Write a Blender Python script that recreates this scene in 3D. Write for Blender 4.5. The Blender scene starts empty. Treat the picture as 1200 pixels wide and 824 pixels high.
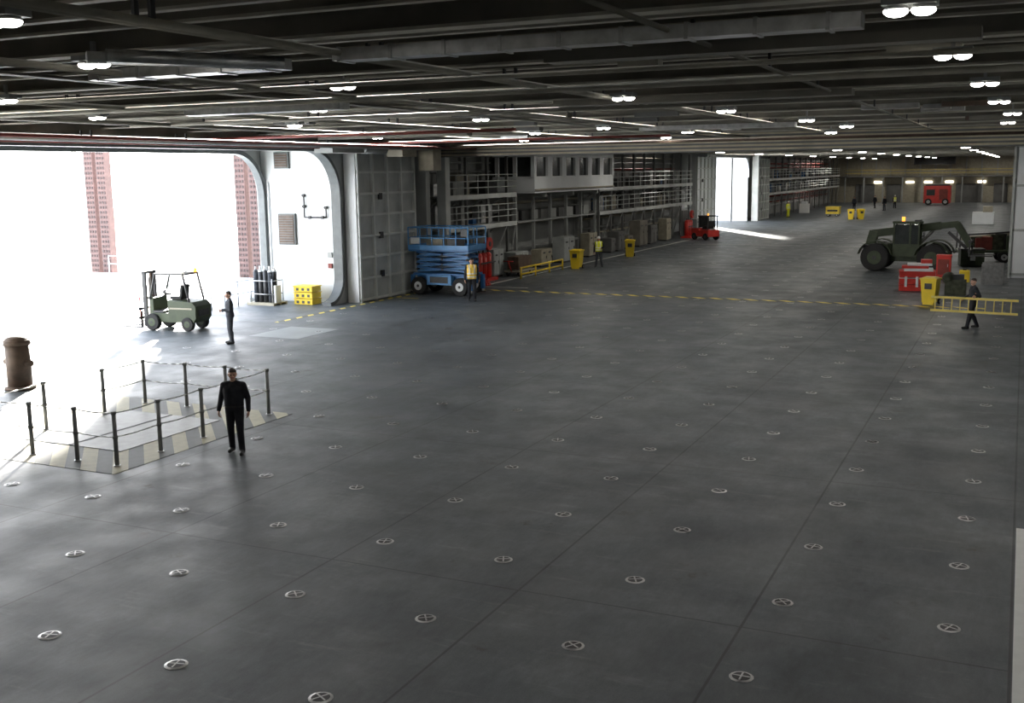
import bpy, bmesh, math, random
import numpy as np
from mathutils import Vector, Matrix
random.seed(7)
scene=bpy.context.scene
COL=scene.collection

# ------------------------------------------------------------------ materials
MATS={}
def mat(name,col,rough=0.6,metal=0.0,var=0.12,scale=3.0,bump=0.0,emit=0.0,stretch=None):
    if name in MATS: return MATS[name]
    m=bpy.data.materials.new(name); m.use_nodes=True
    nt=m.node_tree; b=nt.nodes['Principled BSDF']
    b.inputs['Roughness'].default_value=rough; b.inputs['Metallic'].default_value=metal
    tc=nt.nodes.new('ShaderNodeTexCoord'); n=nt.nodes.new('ShaderNodeTexNoise')
    n.inputs['Scale'].default_value=scale; n.inputs['Detail'].default_value=6
    if stretch:
        mp=nt.nodes.new('ShaderNodeMapping'); mp.inputs['Scale'].default_value=stretch
        nt.links.new(tc.outputs['Object'],mp.inputs['Vector']); nt.links.new(mp.outputs['Vector'],n.inputs['Vector'])
    else: nt.links.new(tc.outputs['Object'],n.inputs['Vector'])
    r=nt.nodes.new('ShaderNodeValToRGB'); c=col
    r.color_ramp.elements[0].position=.3; r.color_ramp.elements[1].position=.7
    r.color_ramp.elements[0].color=(c[0]*(1-var),c[1]*(1-var),c[2]*(1-var),1)
    r.color_ramp.elements[1].color=(min(1,c[0]*(1+var)),min(1,c[1]*(1+var)),min(1,c[2]*(1+var)),1)
    nt.links.new(n.outputs['Fac'],r.inputs['Fac']); nt.links.new(r.outputs['Color'],b.inputs['Base Color'])
    if bump>0:
        bp=nt.nodes.new('ShaderNodeBump'); bp.inputs['Strength'].default_value=bump
        nt.links.new(n.outputs['Fac'],bp.inputs['Height']); nt.links.new(bp.outputs['Normal'],b.inputs['Normal'])
    if emit>0:
        b.inputs['Emission Color'].default_value=(c[0],c[1],c[2],1); b.inputs['Emission Strength'].default_value=emit
    MATS[name]=m; return m

M=dict(
 beam=mat('beam_paint',(.42,.395,.33),.75,var=.25,scale=1.5),
 beamdk=mat('ceiling_insulation',(.095,.088,.072),.85,var=.3,scale=2),
 girder=mat('girder_paint',(.19,.175,.145),.75,var=.25,scale=1.2),
 wall=mat('wall_paint',(.30,.31,.30),.55,var=.15,scale=.6),
 walldk=mat('wall_paint_dark',(.12,.12,.115),.6,var=.25,scale=.8),
 white=mat('white_paint',(.72,.74,.75),.45,var=.06,scale=1.0),
 reveal=mat('reveal_paint',(.74,.76,.76),.45,var=.05,scale=.7),
 frame=mat('frame_dark_paint',(.10,.11,.11),.5,var=.15),
 door=mat('door_grey_paint',(.38,.40,.39),.5,var=.18,scale=1.2),
 doorrib=mat('door_rib_paint',(.54,.56,.54),.5,var=.15,scale=1.2),
 post=mat('railing_post_paint',(.20,.205,.205),.45,var=.2,scale=4),
 steel=mat('galv_steel',(.5,.5,.5),.35,metal=.8,var=.2,scale=8),
 duct=mat('duct_foil',(.6,.6,.6),.35,metal=.9,var=.25,scale=5,bump=.3),
 dark=mat('dark_metal',(.03,.03,.032),.5,var=.3,scale=5),
 black=mat('black_rubber',(.012,.012,.012),.75,var=.3,scale=20,bump=.1),
 red=mat('red_paint',(.55,.035,.025),.45,var=.15),
 redpipe=mat('red_pipe_paint',(.20,.035,.025),.6,var=.2),
 yellow=mat('yellow_plastic',(.80,.58,.03),.45,var=.08),
 yline=mat('yellow_line_paint',(.60,.47,.10),.6,var=.3,scale=6),
 ladder=mat('ladder_yellow',(.70,.57,.15),.5,var=.1),
 wline=mat('white_line_paint',(.60,.60,.56),.6,var=.25,scale=5),
 wbright=mat('white_edge_paint',(.88,.88,.86),.5,var=.04,scale=5),
 blue=mat('blue_paint',(.02,.12,.32),.4,var=.15),
 bluelt=mat('blue_light_paint',(.07,.24,.50),.4,var=.1),
 olive=mat('olive_green_paint',(.040,.056,.026),.55,var=.2),
 agreen=mat('army_green_paint',(.036,.05,.024),.6,var=.25),
 tan=mat('curtain_tan',(.40,.35,.25),.6,var=.2,scale=1.5),
 brown=mat('red_brown_primer',(.085,.045,.04),.65,var=.2),
 browndk=mat('red_brown_dark',(.035,.02,.018),.65,var=.2),
 rust=mat('brown_rubber',(.09,.058,.04),.7,var=.3,scale=4),
 beige=mat('beige_cabinet_paint',(.34,.31,.235),.5,var=.15),
 glass=mat('window_glass',(.03,.035,.035),.12,var=.2),
 orange=mat('amber_lens',(1.0,.38,.05),.3,emit=2.0),
 platform=mat('lift_platform_paint',(.46,.48,.49),.6,var=.12,scale=.6),
 plate=mat('deck_plate_pale',(.26,.28,.29),.5,var=.12,scale=.9),
 quay=mat('quay_concrete',(.60,.59,.57),.8,var=.1,scale=.05),
 lamp=mat('lamp_lens',(1,.97,.90),.3,emit=22,var=0.0),
 lampfar=mat('strip_light_lens',(1,.93,.78),.3,emit=6,var=0.0),
 skin=mat('skin',(.50,.29,.21),.5,var=.08,scale=20),
 hair=mat('hair_dark',(.03,.02,.014),.6,var=.3,scale=60),
 lip=mat('lip',(.32,.11,.09),.5),
 eye=mat('eye_dark',(.02,.015,.012),.2),
 navy=mat('navy_cloth',(.008,.009,.014),.85,var=.3,scale=9,bump=.3),
 navyt=mat('navy_trouser_cloth',(.010,.011,.016),.85,var=.3,scale=9,bump=.3),
 greyc=mat('grey_coverall_cloth',(.040,.045,.055),.85,var=.25,scale=9,bump=.3),
 hivis=mat('hi_vis_yellow_cloth',(.75,.78,.03),.7,var=.08,scale=8,bump=.2),
 hiorange=mat('hi_vis_orange_cloth',(.90,.62,.10),.7,var=.08,scale=8,bump=.2),
 refl=mat('reflective_tape',(.75,.76,.76),.35,var=.05),
 boot=mat('boot_leather',(.010,.010,.010),.45,var=.3),
 hat=mat('hard_hat_white',(.8,.8,.78),.3,var=.03),
 belt=mat('belt_black',(.006,.006,.006),.5),
 rag=mat('cargo_cloth',(.05,.055,.035),.9,var=.5,scale=5,bump=.6),
)

def deck_material():
    m=bpy.data.materials.new('deck_grey_nonslip'); m.use_nodes=True
    nt=m.node_tree; L=nt.links; N=nt.nodes; b=N['Principled BSDF']
    tc=N.new('ShaderNodeTexCoord'); sep=N.new('ShaderNodeSeparateXYZ'); L.new(tc.outputs['Object'],sep.inputs[0])
    def noise(s,d=6,st=(1,1,1),rough=.55,off=(0,0,0)):
        mp=N.new('ShaderNodeMapping'); mp.inputs['Scale'].default_value=st; mp.inputs['Location'].default_value=off
        n=N.new('ShaderNodeTexNoise'); n.inputs['Scale'].default_value=s; n.inputs['Detail'].default_value=d; n.inputs['Roughness'].default_value=rough
        L.new(tc.outputs['Object'],mp.inputs[0]); L.new(mp.outputs[0],n.inputs['Vector']); return n.outputs['Fac']
    def ramp(f,a,c,p0=.3,p1=.7):
        r=N.new('ShaderNodeValToRGB'); r.color_ramp.elements[0].position=p0; r.color_ramp.elements[1].position=p1
        r.color_ramp.elements[0].color=(*a,1); r.color_ramp.elements[1].color=(*c,1); L.new(f,r.inputs[0]); return r.outputs[0]
    def mul(c1,c2,fac=1.0,mode='MULTIPLY'):
        x=N.new('ShaderNodeMix'); x.data_type='RGBA'; x.blend_type=mode
        if isinstance(fac,float): x.inputs[0].default_value=fac
        else: L.new(fac,x.inputs[0])
        for k,c in ((6,c1),(7,c2)):
            if isinstance(c,tuple): x.inputs[k].default_value=(*c,1)
            else: L.new(c,x.inputs[k])
        return x.outputs[2]
    base=ramp(noise(.25,5),(.074,.085,.094),(.108,.122,.132),.36,.64)
    base=mul(base,ramp(noise(.6,8,(1,.7,1),.65,(9,3,0)),(.80,.80,.80),(1.20,1.20,1.20),.36,.66))
    base=mul(base,(.22,.235,.245),ramp(noise(.5,10,(.8,1.3,1),.72,(31,7,0)),(0,0,0),(.42,.42,.42),.52,.72),'MIX')
    base=mul(base,ramp(noise(3.6,8,(1,.4,1),.72),(.76,.76,.76),(1.16,1.16,1.16)))
    base=mul(base,ramp(noise(14,5,(1,.3,1),.7),(.86,.86,.86),(1.1,1.1,1.1)))
    base=mul(base,ramp(noise(60,2),(.85,.85,.85),(1.1,1.1,1.1)))
    base=mul(base,(.27,.28,.28),ramp(noise(1.7,10,(.35,1.6,1),.75),(0,0,0),(.40,.40,.40),.57,.72),'MIX')
    base=mul(base,(.040,.030,.020),ramp(noise(.9,10,rough=.75),(0,0,0),(.75,.75,.75),.61,.68),'MIX')
    def mth(op,a,v=None,c=None):
        n=N.new('ShaderNodeMath'); n.operation=op
        if isinstance(a,(int,float)): n.inputs[0].default_value=a
        else: L.new(a,n.inputs[0])
        if v is not None:
            if isinstance(v,(int,float)): n.inputs[1].default_value=v
            else: L.new(v,n.inputs[1])
        return n.outputs[0]
    sx=mth('LESS_THAN',mth('PINGPONG',mth('ADD',sep.outputs[0],6.16+31.65*2),3.165/2*1.0),.018)
    sy=mth('LESS_THAN',mth('PINGPONG',mth('ADD',sep.outputs[1],-13.2+72*2),3.6),.014)
    s=mth('MAXIMUM',sx,sy)
    base=mul(base,(.02,.022,.024),mth('MULTIPLY',s,.75),'MIX')
    L.new(base,b.inputs['Base Color'])
    rr=N.new('ShaderNodeMapRange'); rr.inputs[1].default_value=.35; rr.inputs[2].default_value=.65; rr.inputs[3].default_value=.42; rr.inputs[4].default_value=.58
    L.new(noise(.8,8),rr.inputs[0]); L.new(rr.outputs[0],b.inputs['Roughness'])
    bp=N.new('ShaderNodeBump'); bp.inputs['Strength'].default_value=.12; bp.inputs['Distance'].default_value=.01
    L.new(noise(90,3),bp.inputs['Height']); L.new(bp.outputs[0],b.inputs['Normal'])
    return m
M['deck']=deck_material()

def stripe_mat(name,c1,c2,period,ax=(1,1,0),mulf=.35):
    m=bpy.data.materials.new(name); m.use_nodes=True
    nt=m.node_tree; L=nt.links; N=nt.nodes; b=N['Principled BSDF']; b.inputs['Roughness'].default_value=.6
    tc=N.new('ShaderNodeTexCoord'); d=N.new('ShaderNodeVectorMath'); d.operation='DOT_PRODUCT'
    d.inputs[1].default_value=ax; L.new(tc.outputs['Object'],d.inputs[0])
    a=N.new('ShaderNodeMath'); a.operation='ADD'; a.inputs[1].default_value=period*400; L.new(d.outputs['Value'],a.inputs[0])
    p=N.new('ShaderNodeMath'); p.operation='PINGPONG'; p.inputs[1].default_value=period/2; L.new(a.outputs[0],p.inputs[0])
    t=N.new('ShaderNodeMath'); t.operation='GREATER_THAN'; t.inputs[1].default_value=period/4; L.new(p.outputs[0],t.inputs[0])
    n=N.new('ShaderNodeTexNoise'); n.inputs['Scale'].default_value=5; L.new(tc.outputs['Object'],n.inputs['Vector'])
    x=N.new('ShaderNodeMix'); x.data_type='RGBA'; x.inputs[6].default_value=(*c1,1); x.inputs[7].default_value=(*c2,1); L.new(t.outputs[0],x.inputs[0])
    y=N.new('ShaderNodeMix'); y.data_type='RGBA'; y.blend_type='MULTIPLY'; y.inputs[0].default_value=mulf
    L.new(x.outputs[2],y.inputs[6]); L.new(n.outputs['Fac'],y.inputs[7]); L.new(y.outputs[2],b.inputs['Base Color'])
    return m
M['hazard']=stripe_mat('hazard_stripe_paint',(.90,.70,.12),(.12,.12,.09),.8,(1,1,0),.1)
M['hatchmark']=stripe_mat('hatch_marking_paint',(.60,.57,.42),(.17,.18,.185),.62,(.72,.70,0))

# ------------------------------------------------------------------ mesh builder
class B:
    def __init__(s): s.bm=bmesh.new(); s.m=[]
    def mi(s,k):
        k=M[k]
        if k not in s.m: s.m.append(k)
        return s.m.index(k)
    def _fin(s,geom,k,smooth=False):
        i=s.mi(k)
        for v in geom:
            for f in v.link_faces:
                f.material_index=i
                if smooth: f.smooth=True
    def box(s,c,d,k,rot=None,taper=None):
        r=bmesh.ops.create_cube(s.bm,size=1)['verts']
        for v in r:
            v.co=Vector((v.co.x*d[0],v.co.y*d[1],v.co.z*d[2]))
            if taper and v.co.z>0: v.co.x*=taper[0]; v.co.y*=taper[1]
            if rot: v.co=rot@v.co
            v.co+=Vector(c)
        s._fin(r,k); return r
    def cyl(s,a,b,r1,k,r2=None,seg=12,smooth=True):
        a=Vector(a); b=Vector(b); r2=r1 if r2 is None else r2
        d=b-a; L=d.length
        q=d.to_track_quat('Z','Y').to_matrix().to_4x4()
        g=bmesh.ops.create_cone(s.bm,cap_ends=True,segments=seg,radius1=r1,radius2=r2,depth=L,matrix=Matrix.Translation((a+b)/2)@q)['verts']
        s._fin(g,k)
        if smooth:
            for v in g:
                for f in v.link_faces:
                    if len(f.verts)==4: f.smooth=True
        return g
    def sph(s,c,r,k,sc=(1,1,1),seg=12):
        g=bmesh.ops.create_uvsphere(s.bm,u_segments=seg,v_segments=max(6,seg//2+2),radius=r)['verts']
        for v in g: v.co=Vector((v.co.x*sc[0],v.co.y*sc[1],v.co.z*sc[2]))+Vector(c)
        s._fin(g,k,True); return g
    def prism(s,pts,axis,a,b,k):
        def P(p,t):
            if axis=='x': return (t,p[0],p[1])
            if axis=='y': return (p[0],t,p[1])
            return (p[0],p[1],t)
        v1=[s.bm.verts.new(P(p,a)) for p in pts]; v2=[s.bm.verts.new(P(p,b)) for p in pts]
        i=s.mi(k); n=len(pts)
        fs=[s.bm.faces.new(v1),s.bm.faces.new(v2[::-1])]
        for j in range(n): fs.append(s.bm.faces.new((v1[j],v2[j],v2[(j+1)%n],v1[(j+1)%n])))
        for f in fs: f.material_index=i
        bmesh.ops.recalc_face_normals(s.bm,faces=fs)
    def wheel(s,c,r,w,axis='y',hub='steel'):
        c=Vector(c); a={'x':Vector((1,0,0)),'y':Vector((0,1,0))}[axis]
        s.cyl(c-a*w*.5,c+a*w*.5,r*.94,'black',seg=24)
        s.cyl(c-a*w*.36,c+a*w*.36,r,'black',seg=24)
        s.cyl(c-a*w*.52,c+a*w*.52,r*.5,hub,seg=16)
        s.cyl(c-a*w*.56,c+a*w*.56,r*.16,'dark',seg=10)
    def tube(s,pts,r,k,seg=8):
        for p,q in zip(pts[:-1],pts[1:]): s.cyl(p,q,r,k,seg=seg)
    def done(s,name,loc=(0,0,0),rz=0,bevel=0,parent=None):
        me=bpy.data.meshes.new(name); s.bm.to_mesh(me); s.bm.free()
        for m in s.m: me.materials.append(m)
        o=bpy.data.objects.new(name,me); COL.objects.link(o)
        o.location=loc; o.rotation_euler=(0,0,rz)
        if bevel>0:
            bv=o.modifiers.new('bevel','BEVEL'); bv.width=bevel; bv.segments=2; bv.limit_method='ANGLE'; bv.angle_limit=math.radians(50)
        if parent: o.parent=parent
        return o

# ------------------------------------------------------------------ dimensions
XL=-28.0; XO=-32.3; YF=41.4; YN=15.0
Y2N,Y2F=105.5,122.5
ZT=7.0; ZC=8.3
XR=3.0; YB=-6.0; YE=190.0

# ------------------------------------------------------------------ floor, ceiling, walls
b=B(); b.box(((XO+XR)/2,(YB+YE)/2,-.15),(XR-XO,YE-YB,.3),'deck'); b.done('floor')
b=B(); b.box(((XO+XR)/2,(YB+YE)/2,ZC+.1),(XR-XO,YE-YB,.2),'beamdk'); b.done('ceiling')
b=B(); b.box((XR+.15,(YB+YE)/2,ZC/2),(.3,YE-YB,ZC),'wall'); 
for y in range(0,190,6): b.box((XR-.1,y,ZC/2),(.2,.15,ZC-.02),'wall')
b.done('wall_right')
b=B(); b.box(((XO+XR)/2,YB-.15,ZC/2),(XR-XO,.3,ZC),'wall'); b.done('wall_back')

def fillet(b,x0,x1,yj,zt,R,side,k,bottom=False):
    pts=[(yj,zt)]
    cy=yj-side*R; cz=zt-R
    n=12
    if bottom: cz=R; pts=[(yj,0)]
    for i in range(n+1):
        t=math.pi/2*i/n
        y=cy+side*R*math.sin(t); z=cz+(R*math.cos(t) if not bottom else -R*math.cos(t))
        pts.append((y,z))
    b.prism(pts,'x',x0,x1,k)
def ring(b,x0,x1,yn,yf,zt,R,w,k):
    n=12
    pr=[(yn,zt,0,1)]
    for i in range(n+1):
        t=math.pi/2*i/n; pr.append((yf-R+R*math.sin(t),zt-R+R*math.cos(t),math.sin(t),math.cos(t)))
    Rb=1.2
    for i in range(n+1):
        t=math.pi/2*i/n; pr.append((yf-Rb+Rb*math.cos(t),Rb-Rb*math.sin(t),math.cos(t),-math.sin(t)))
    for (y,z,ny,nz),(y2,z2,ny2,nz2) in zip(pr[:-1],pr[1:]):
        if abs(y-y2)+abs(z-z2)<1e-6: continue
        q=[(y,z),(y2,z2),(y2-ny2*w,z2-nz2*w),(y-ny*w,z-nz*w)]
        b.prism(q,'x',x0,x1,k)

b=B()
def seg(y0,y1,z0=0,z1=ZC,x0=XL-.3,x1=XL,k='wall'): b.box(((x0+x1)/2,(y0+y1)/2,(z0+z1)/2),(x1-x0,y1-y0,z1-z0),k)
seg(YB,YN); seg(YN,YF,ZT,ZC)
seg(YF,48.5)
seg(48.5,Y2N,0,ZC,XL-2.0,XL-1.7,'wall')
seg(Y2N,Y2F,ZT,ZC); seg(Y2F,YE,0,ZC,XL-2.0,XL-1.7,'wall')
b.box((XL-1,48.5,ZC/2),(1.7,.25,ZC),'wall'); b.box((XL-1,Y2N-.12,ZC/2),(1.7,.25,ZC),'white'); b.box((XL-1,Y2F+.12,ZC/2),(1.7,.25,ZC),'white')
fillet(b,XL-.3,XL,YF,ZT,2.1,1,'wall'); fillet(b,XL-.3,XL,YF,ZT,1.2,1,'wall',True)
fillet(b,XL-.3,XL,Y2F,ZT,2.1,1,'white')
b.done('wall_left')
b=B(); ring(b,XL-.34,XL+.14,YN,YF,ZT,2.1,.16,'frame'); ring(b,XO-.1,XO+.25,YN,YF,ZT,2.1,.2,'frame'); b.done('trim_1')

b=B()
b.box(((XO+XL)/2-.15,YF+.15,ZC/2),(XL-XO-.3,.3,ZC),'reveal')
b.box(((XO+XL)/2-.15,YN-.15,ZC/2),(XL-XO-.3,.3,ZC),'reveal')
b.box(((XO+XL)/2-.15,Y2F+.15,ZC/2),(XL-XO-.3,.3,ZC),'reveal')
b.box(((XO+XL)/2-.15,Y2N-.15,ZC/2),(XL-XO-.3,.3,ZC),'reveal')
for y0,y1 in ((YB,YN),(YF,Y2N),(Y2F,YE)): b.box((XO-.15,(y0+y1)/2,ZC/2-3),(.3,y1-y0,ZC+6),'wall')
for y0,y1 in ((YN,YF),(Y2N,Y2F)): b.box((XO-.15,(y0+y1)/2,(ZT+ZC)/2),(.3,y1-y0,ZC-ZT),'wall')
fillet(b,XO-.3,XO,YF,ZT,2.1,1,'wall'); fillet(b,XO-.3,XO,Y2F,ZT,2.1,1,'wall')
b.done('wall_hull')
b=B(); y=YF-.06
def louvre(x,z,w,h):
    b.box((x,y,z),(w,.14,h),'frame'); b.box((x,y-.075,z),(w-.12,.03,h-.12),'rust')
    n=int(h/.12)
    for i in range(n): b.box((x,y-.1,z-h/2+.1+i*(h-.2)/max(1,n-1)),(w-.16,.03,.03),'walldk')
louvre(-31.05,6.5,.8,.75); louvre(-30.9,3.35,.95,1.45)
b.done('vent_louvre')
b=B()
b.tube([(-29.9,YF-.08,4.9),(-29.9,YF-.08,3.9),(-28.7,YF-.08,3.9),(-28.7,YF-.08,4.4)],.035,'dark')
for p in ((-29.9,4.9),(-29.6,3.9),(-28.9,3.9),(-29.9,4.4),(-28.7,4.35)): b.cyl((p[0],YF-.16,p[1]),(p[0],YF,p[1]),.07,'dark')
b.tube([(-31.9,YF-.07,0),(-31.9,YF-.07,5.5)],.03,'white')
b.done('wall_pipe_run')
b=B(); b.box((-28.6,YF-.05,1.7),(.2,.1,.22),'redpipe'); b.box((-28.6,YF-.05,2.2),(.22,.08,.25),'wall'); b.box((-28.25,YF-.05,1.4),(.2,.1,.4),'dark'); b.done('wall_control_box')

b=B(); b.box(((XL+XR)/2-1,YE+.15,ZC/2),(XR-XL+2,.3,ZC),'beige')
b.box((-14,YE-1,4.2),(28,2,.18),'walldk')
for x in np.arange(-27,2,2.3): b.box((x,YE-.05,6.2),(.2,.3,4),'wall')
for x in np.arange(-27,2,3.0): b.box((x,YE-1.9,2.1),(.18,.18,4.2),'wall')
for z in (4.8,5.3): b.box((-13,YE-1.95,z),(28,.05,.05),'yellow')
for x,w in ((-24,3),(-19.5,2.2),(-8,4),(-3.4,2)): b.box((x,YE-.05,1.5),(w,.3,3),'walldk')
for x in (-22,-17,-14.2,-11,-6.2): b.box((x,YE-.15,3.3),(1.2,.1,.3),'lampfar')
b.done('wall_far')
b=B(); b.box((0,0,0),(6.2,.25,2.0),'dark'); b.box((0,-.14,0),(5.9,.03,1.8),'black')
for x in (-2,2): b.box((x,.1,1.09),(.15,.15,.2),'dark')
b.done('display_screen',(-13.2,YE-2.4,7.1))

# ------------------------------------------------------------------ ceiling structure
b=B()
y=2.6; i=0
while y<48.8:
    deep=(i%5==0)
    zb=7.36 if deep else 7.52
    fw=.26 if deep else .13
    b.box(((XL+XR)/2,y,(zb+ZC)/2),(XR-XL,.03,ZC-zb),'girder')
    b.box(((XL+XR)/2,y,zb),(XR-XL,fw,.035),'beam')
    y+=.78; i+=1
y=51
while y<188:
    b.box(((XL+XR)/2,y,7.8),(XR-XL,.06,1.0),'girder'); b.box(((XL+XR)/2,y,7.3),(XR-XL,.3,.05),'beam'); y+=3
b.done('ceiling_beam')
b=B()
for x in (-13.0,-23.0):
    b.box((x,26,7.3),(.24,45,.04),'girder')
for x in np.arange(-27,2,.95): b.box((x,21,8.1),(.03,54,.3),'beamdk')
b.done('ceiling_girder')
b=B()
for x,z,r,k in ((-7.4,7.26,.04,'beam'),(-7.6,7.26,.03,'beam'),(-11.2,7.24,.045,'beam'),(-11.4,7.24,.03,'girder'),(-16.8,7.24,.05,'beam'),(-17.1,7.24,.03,'beam'),(-20.6,7.2,.05,'girder'),(-24.8,7.0,.05,'redpipe'),(-25.2,7.0,.08,'girder'),(-3.4,7.26,.03,'girder')):
    b.cyl((x,6,z),(x,48.8,z),r,k,seg=8)
    for yy in range(8,48,4): b.box((x,yy,z+.1),(.04,.06,.22),'dark')
for y,z,r,k,x0,x1 in ((5.9,7.2,.04,'redpipe',-13,-6),(8.2,7.2,.04,'beam',-27,-12),(14.4,7.2,.035,'beam',-27,0),(17.2,7.2,.05,'beam',-27,0),(22.7,7.2,.05,'girder',-22,0),(30.2,7.1,.05,'redpipe',-27,-14),(39.5,7.1,.05,'redpipe',-27,-12),(46.0,7.05,.06,'rust',-27,2)):
    b.cyl((x0,y,z),(x1,y,z),r,k,seg=8)
b.tube([(.1,10.0,7.5),(.1,10.0,7.15),(1.8,10.0,7.15)],.04,'redpipe')
b.done('ceiling_pipe')
b=B()
b.box((-4.5,11.2,7.24),(6.0,.30,.14),'duct')
for x in np.arange(-7.4,-1.5,.7): b.box((x,11.2,7.24),(.04,.34,.17),'steel')
b.box((-3.0,12.9,7.24),(5,.36,.12),'girder')
b.box((-10.2,11.6,7.24),(3.2,.32,.14),'duct')
for x in np.arange(-11.6,-8.6,.7): b.box((x,11.6,7.24),(.04,.36,.17),'steel')
b.box((-14.5,18.8,7.2),(4,.36,.14),'duct'); b.box((-6,21.5,7.24),(6,.4,.12),'girder')
b.cyl((-9.6,9.6,7.22),(-8.4,11.3,7.22),.08,'duct'); b.cyl((-9.9,9.6,7.22),(-8.7,11.3,7.22),.07,'duct')
b.box((-20,33,7.15),(6,.4,.16),'girder'); b.box((-9,34.6,7.18),(5,.4,.14),'duct')
rnd=random.Random(21)
for i in range(26):
    x=rnd.uniform(-25,-1); y=rnd.uniform(13,46); b.box((x,y,7.32),(rnd.uniform(.3,1.4),rnd.uniform(.15,.4),.12),rnd.choice(['girder','walldk','duct','beam','rust']))
b.done('air_duct')
b=B()
b.box((-26.9,30,7.35),(1.2,37,.4),'girder')
for yy in np.arange(12,47,2.1): b.box((-26.2,yy,7.02),(.4,.9,.2),random.choice(['walldk','girder','wall','beige']))
b.box((-26.4,39.2,6.95),(.9,2.4,.45),'wall'); b.cyl((-26.3,40.8,6.95),(-26.3,42.6,6.95),.24,'wall'); b.box((-26.2,44.0,6.9),(.8,1.3,.6),'beige')
b.cyl((-25.9,20,6.9),(-25.9,37,6.9),.04,'redpipe'); b.cyl((-25.7,18,6.95),(-25.7,46,6.95),.05,'steel')
b.box((-26.2,46.6,6.5),(.8,.8,1.1),'beige')
b.done('cable_tray')
b=B()
b.box(((XL+XR)/2,50.1,7.45),(XR-XL,.9,1.65),'walldk')
for i in range(5): b.box(((XL+XR)/2,49.6,6.72+i*.17),(XR-XL,.12,.085),'tan')
b.box(((XL+XR)/2,49.55,7.62),(XR-XL,.3,.1),'rust')
b.done('fire_curtain_housing')

# lamps
lamps=[(-1.0,10.4),(-.9,14.9),(-.7,20.2),(-.6,26.1),(-.4,32.3),(-7,20),(-6.5,25.9),(-5.8,32.5),(-5.5,38.2),(-12.9,25.7),(-16,36.2),(-12.4,33.5),(-11.3,39.4),(-10.3,10.1),(-9.8,14.7),(-13.7,19.6),(-18.5,25.3),(-16.3,13.9),(-19.4,19.0),(-8.2,7.0),(-22.5,36.0),(-.6,39),(-20,44),(-7,44.5),(-14,45.5),(-3.5,3.0)]
for (x,y) in lamps:
    b=B()
    b.box((0,0,.15),(.46,.28,.06),'wall'); b.box((0,0,.25),(.05,.05,.2),'wall')
    for s in (-.115,.115):
        b.cyl((s,0,.08),(s,0,.13),.11,'steel',r2=.09,seg=14)
        b.sph((s,0,.08),.108,'lamp',(1,1,.5),14)
    b.done('ceiling_floodlight',(x,y,7.12))
    l=bpy.data.lights.new('floodlight_beam','AREA'); l.shape='DISK'; l.size=.4; l.energy=22 if y<22 else 44; l.color=(1,.96,.9)
    o=bpy.data.objects.new('floodlight_beam',l); COL.objects.link(o); o.location=(x,y,7.1)
for y in range(58,188,14):
    for x in (-22,-13,-4):
        b=B(); b.box((0,0,.1),(.7,.4,.1),'dark'); b.box((0,0,.02),(.6,.3,.05),'lamp'); b.done('ceiling_floodlight',(x,y,7.1))
        l=bpy.data.lights.new('floodlight_beam','AREA'); l.shape='DISK'; l.size=.5; l.energy=150; l.color=(1,.95,.86)
        o=bpy.data.objects.new('floodlight_beam',l); COL.objects.link(o); o.location=(x,y,7.05)

# ------------------------------------------------------------------ deck tie-downs
b=B()
def tiedown(x,y):
    seg=14; R=.145; r=.11
    i=b.mi('steel'); jd=b.mi('dark')
    a=random.random()*3
    o1=[];o2=[]
    for k in range(seg):
        t=2*math.pi*k/seg
        o1.append(b.bm.verts.new((x+R*math.cos(t),y+R*math.sin(t),.004))); o2.append(b.bm.verts.new((x+r*math.cos(t),y+r*math.sin(t),.012)))
    for k in range(seg):
        f=b.bm.faces.new((o1[k],o1[(k+1)%seg],o2[(k+1)%seg],o2[k])); f.material_index=i
    f=b.bm.faces.new(o2); f.material_index=jd
    for q in (0,1):
        t=a+q*math.pi/2; c=math.cos(t); s=math.sin(t); w=.011
        vs=[b.bm.verts.new((x+c*r*e-s*w*g,y+s*r*e+c*w*g,.02)) for e,g in ((-1,-1),(1,-1),(1,1),(-1,1))]
        f=b.bm.faces.new(vs); f.material_index=i
for i in range(-7,7):
    for j in range(-3,40):
        x=-11.10+i*2.11; y=9.41+j*2.40
        if -22.6<x<-16.0 and 15.2<y<21.8: continue
        if x<-26.5 or x>2.6: continue
        tiedown(x,y)
b.box((1.05,15.9,.006),(.5,.5,.01),'beige'); tiedown(1.05,15.9)
b.done('deck_tie_downs')

# ------------------------------------------------------------------ deck markings
b=B()
def strip(x0,x1,y0,y1,k,z=.006): b.box(((x0+x1)/2,(y0+y1)/2,z/2),(x1-x0,y1-y0,z),k)
strip(-24.5,-1.2,48.3,48.7,'hazard')
strip(-27.2,-25.6,44.0,44.15,'yline')
strip(-27.0,-26.8,35,47.2,'hazard')
strip(.2,.75,8,18.8,'wbright')
strip(-25.35,-25.18,50,104,'wline'); strip(-25.35,-22.6,49.9,50.03,'wline')
strip(-23.5,-3,84,84.12,'wline')
strip(-25.6,-23.4,31.6,34.2,'plate',.004)
b.done('deck_marking')
b=B()
x0,x1,y0,y1=-22.4,-16.1,15.5,21.4; hx0,hx1,hy0,hy1=-20.3,-17.3,16.9,20.1
strip(x0,x1,y0,hy0,'hatchmark',.008); strip(x0,x1,hy1,y1,'hatchmark',.008); strip(x0,hx0,hy0,hy1,'hatchmark',.008); strip(hx1,x1,hy0,hy1,'hatchmark',.008)
b.box(((hx0+hx1)/2,(hy0+hy1)/2,.01),(hx1-hx0,hy1-hy0,.02),'post')
b.box(((hx0+hx1)/2,(hy0+hy1)/2,.015),(.06,hy1-hy0,.03),'dark')
b.done('deck_hatch')
b=B()
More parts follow.
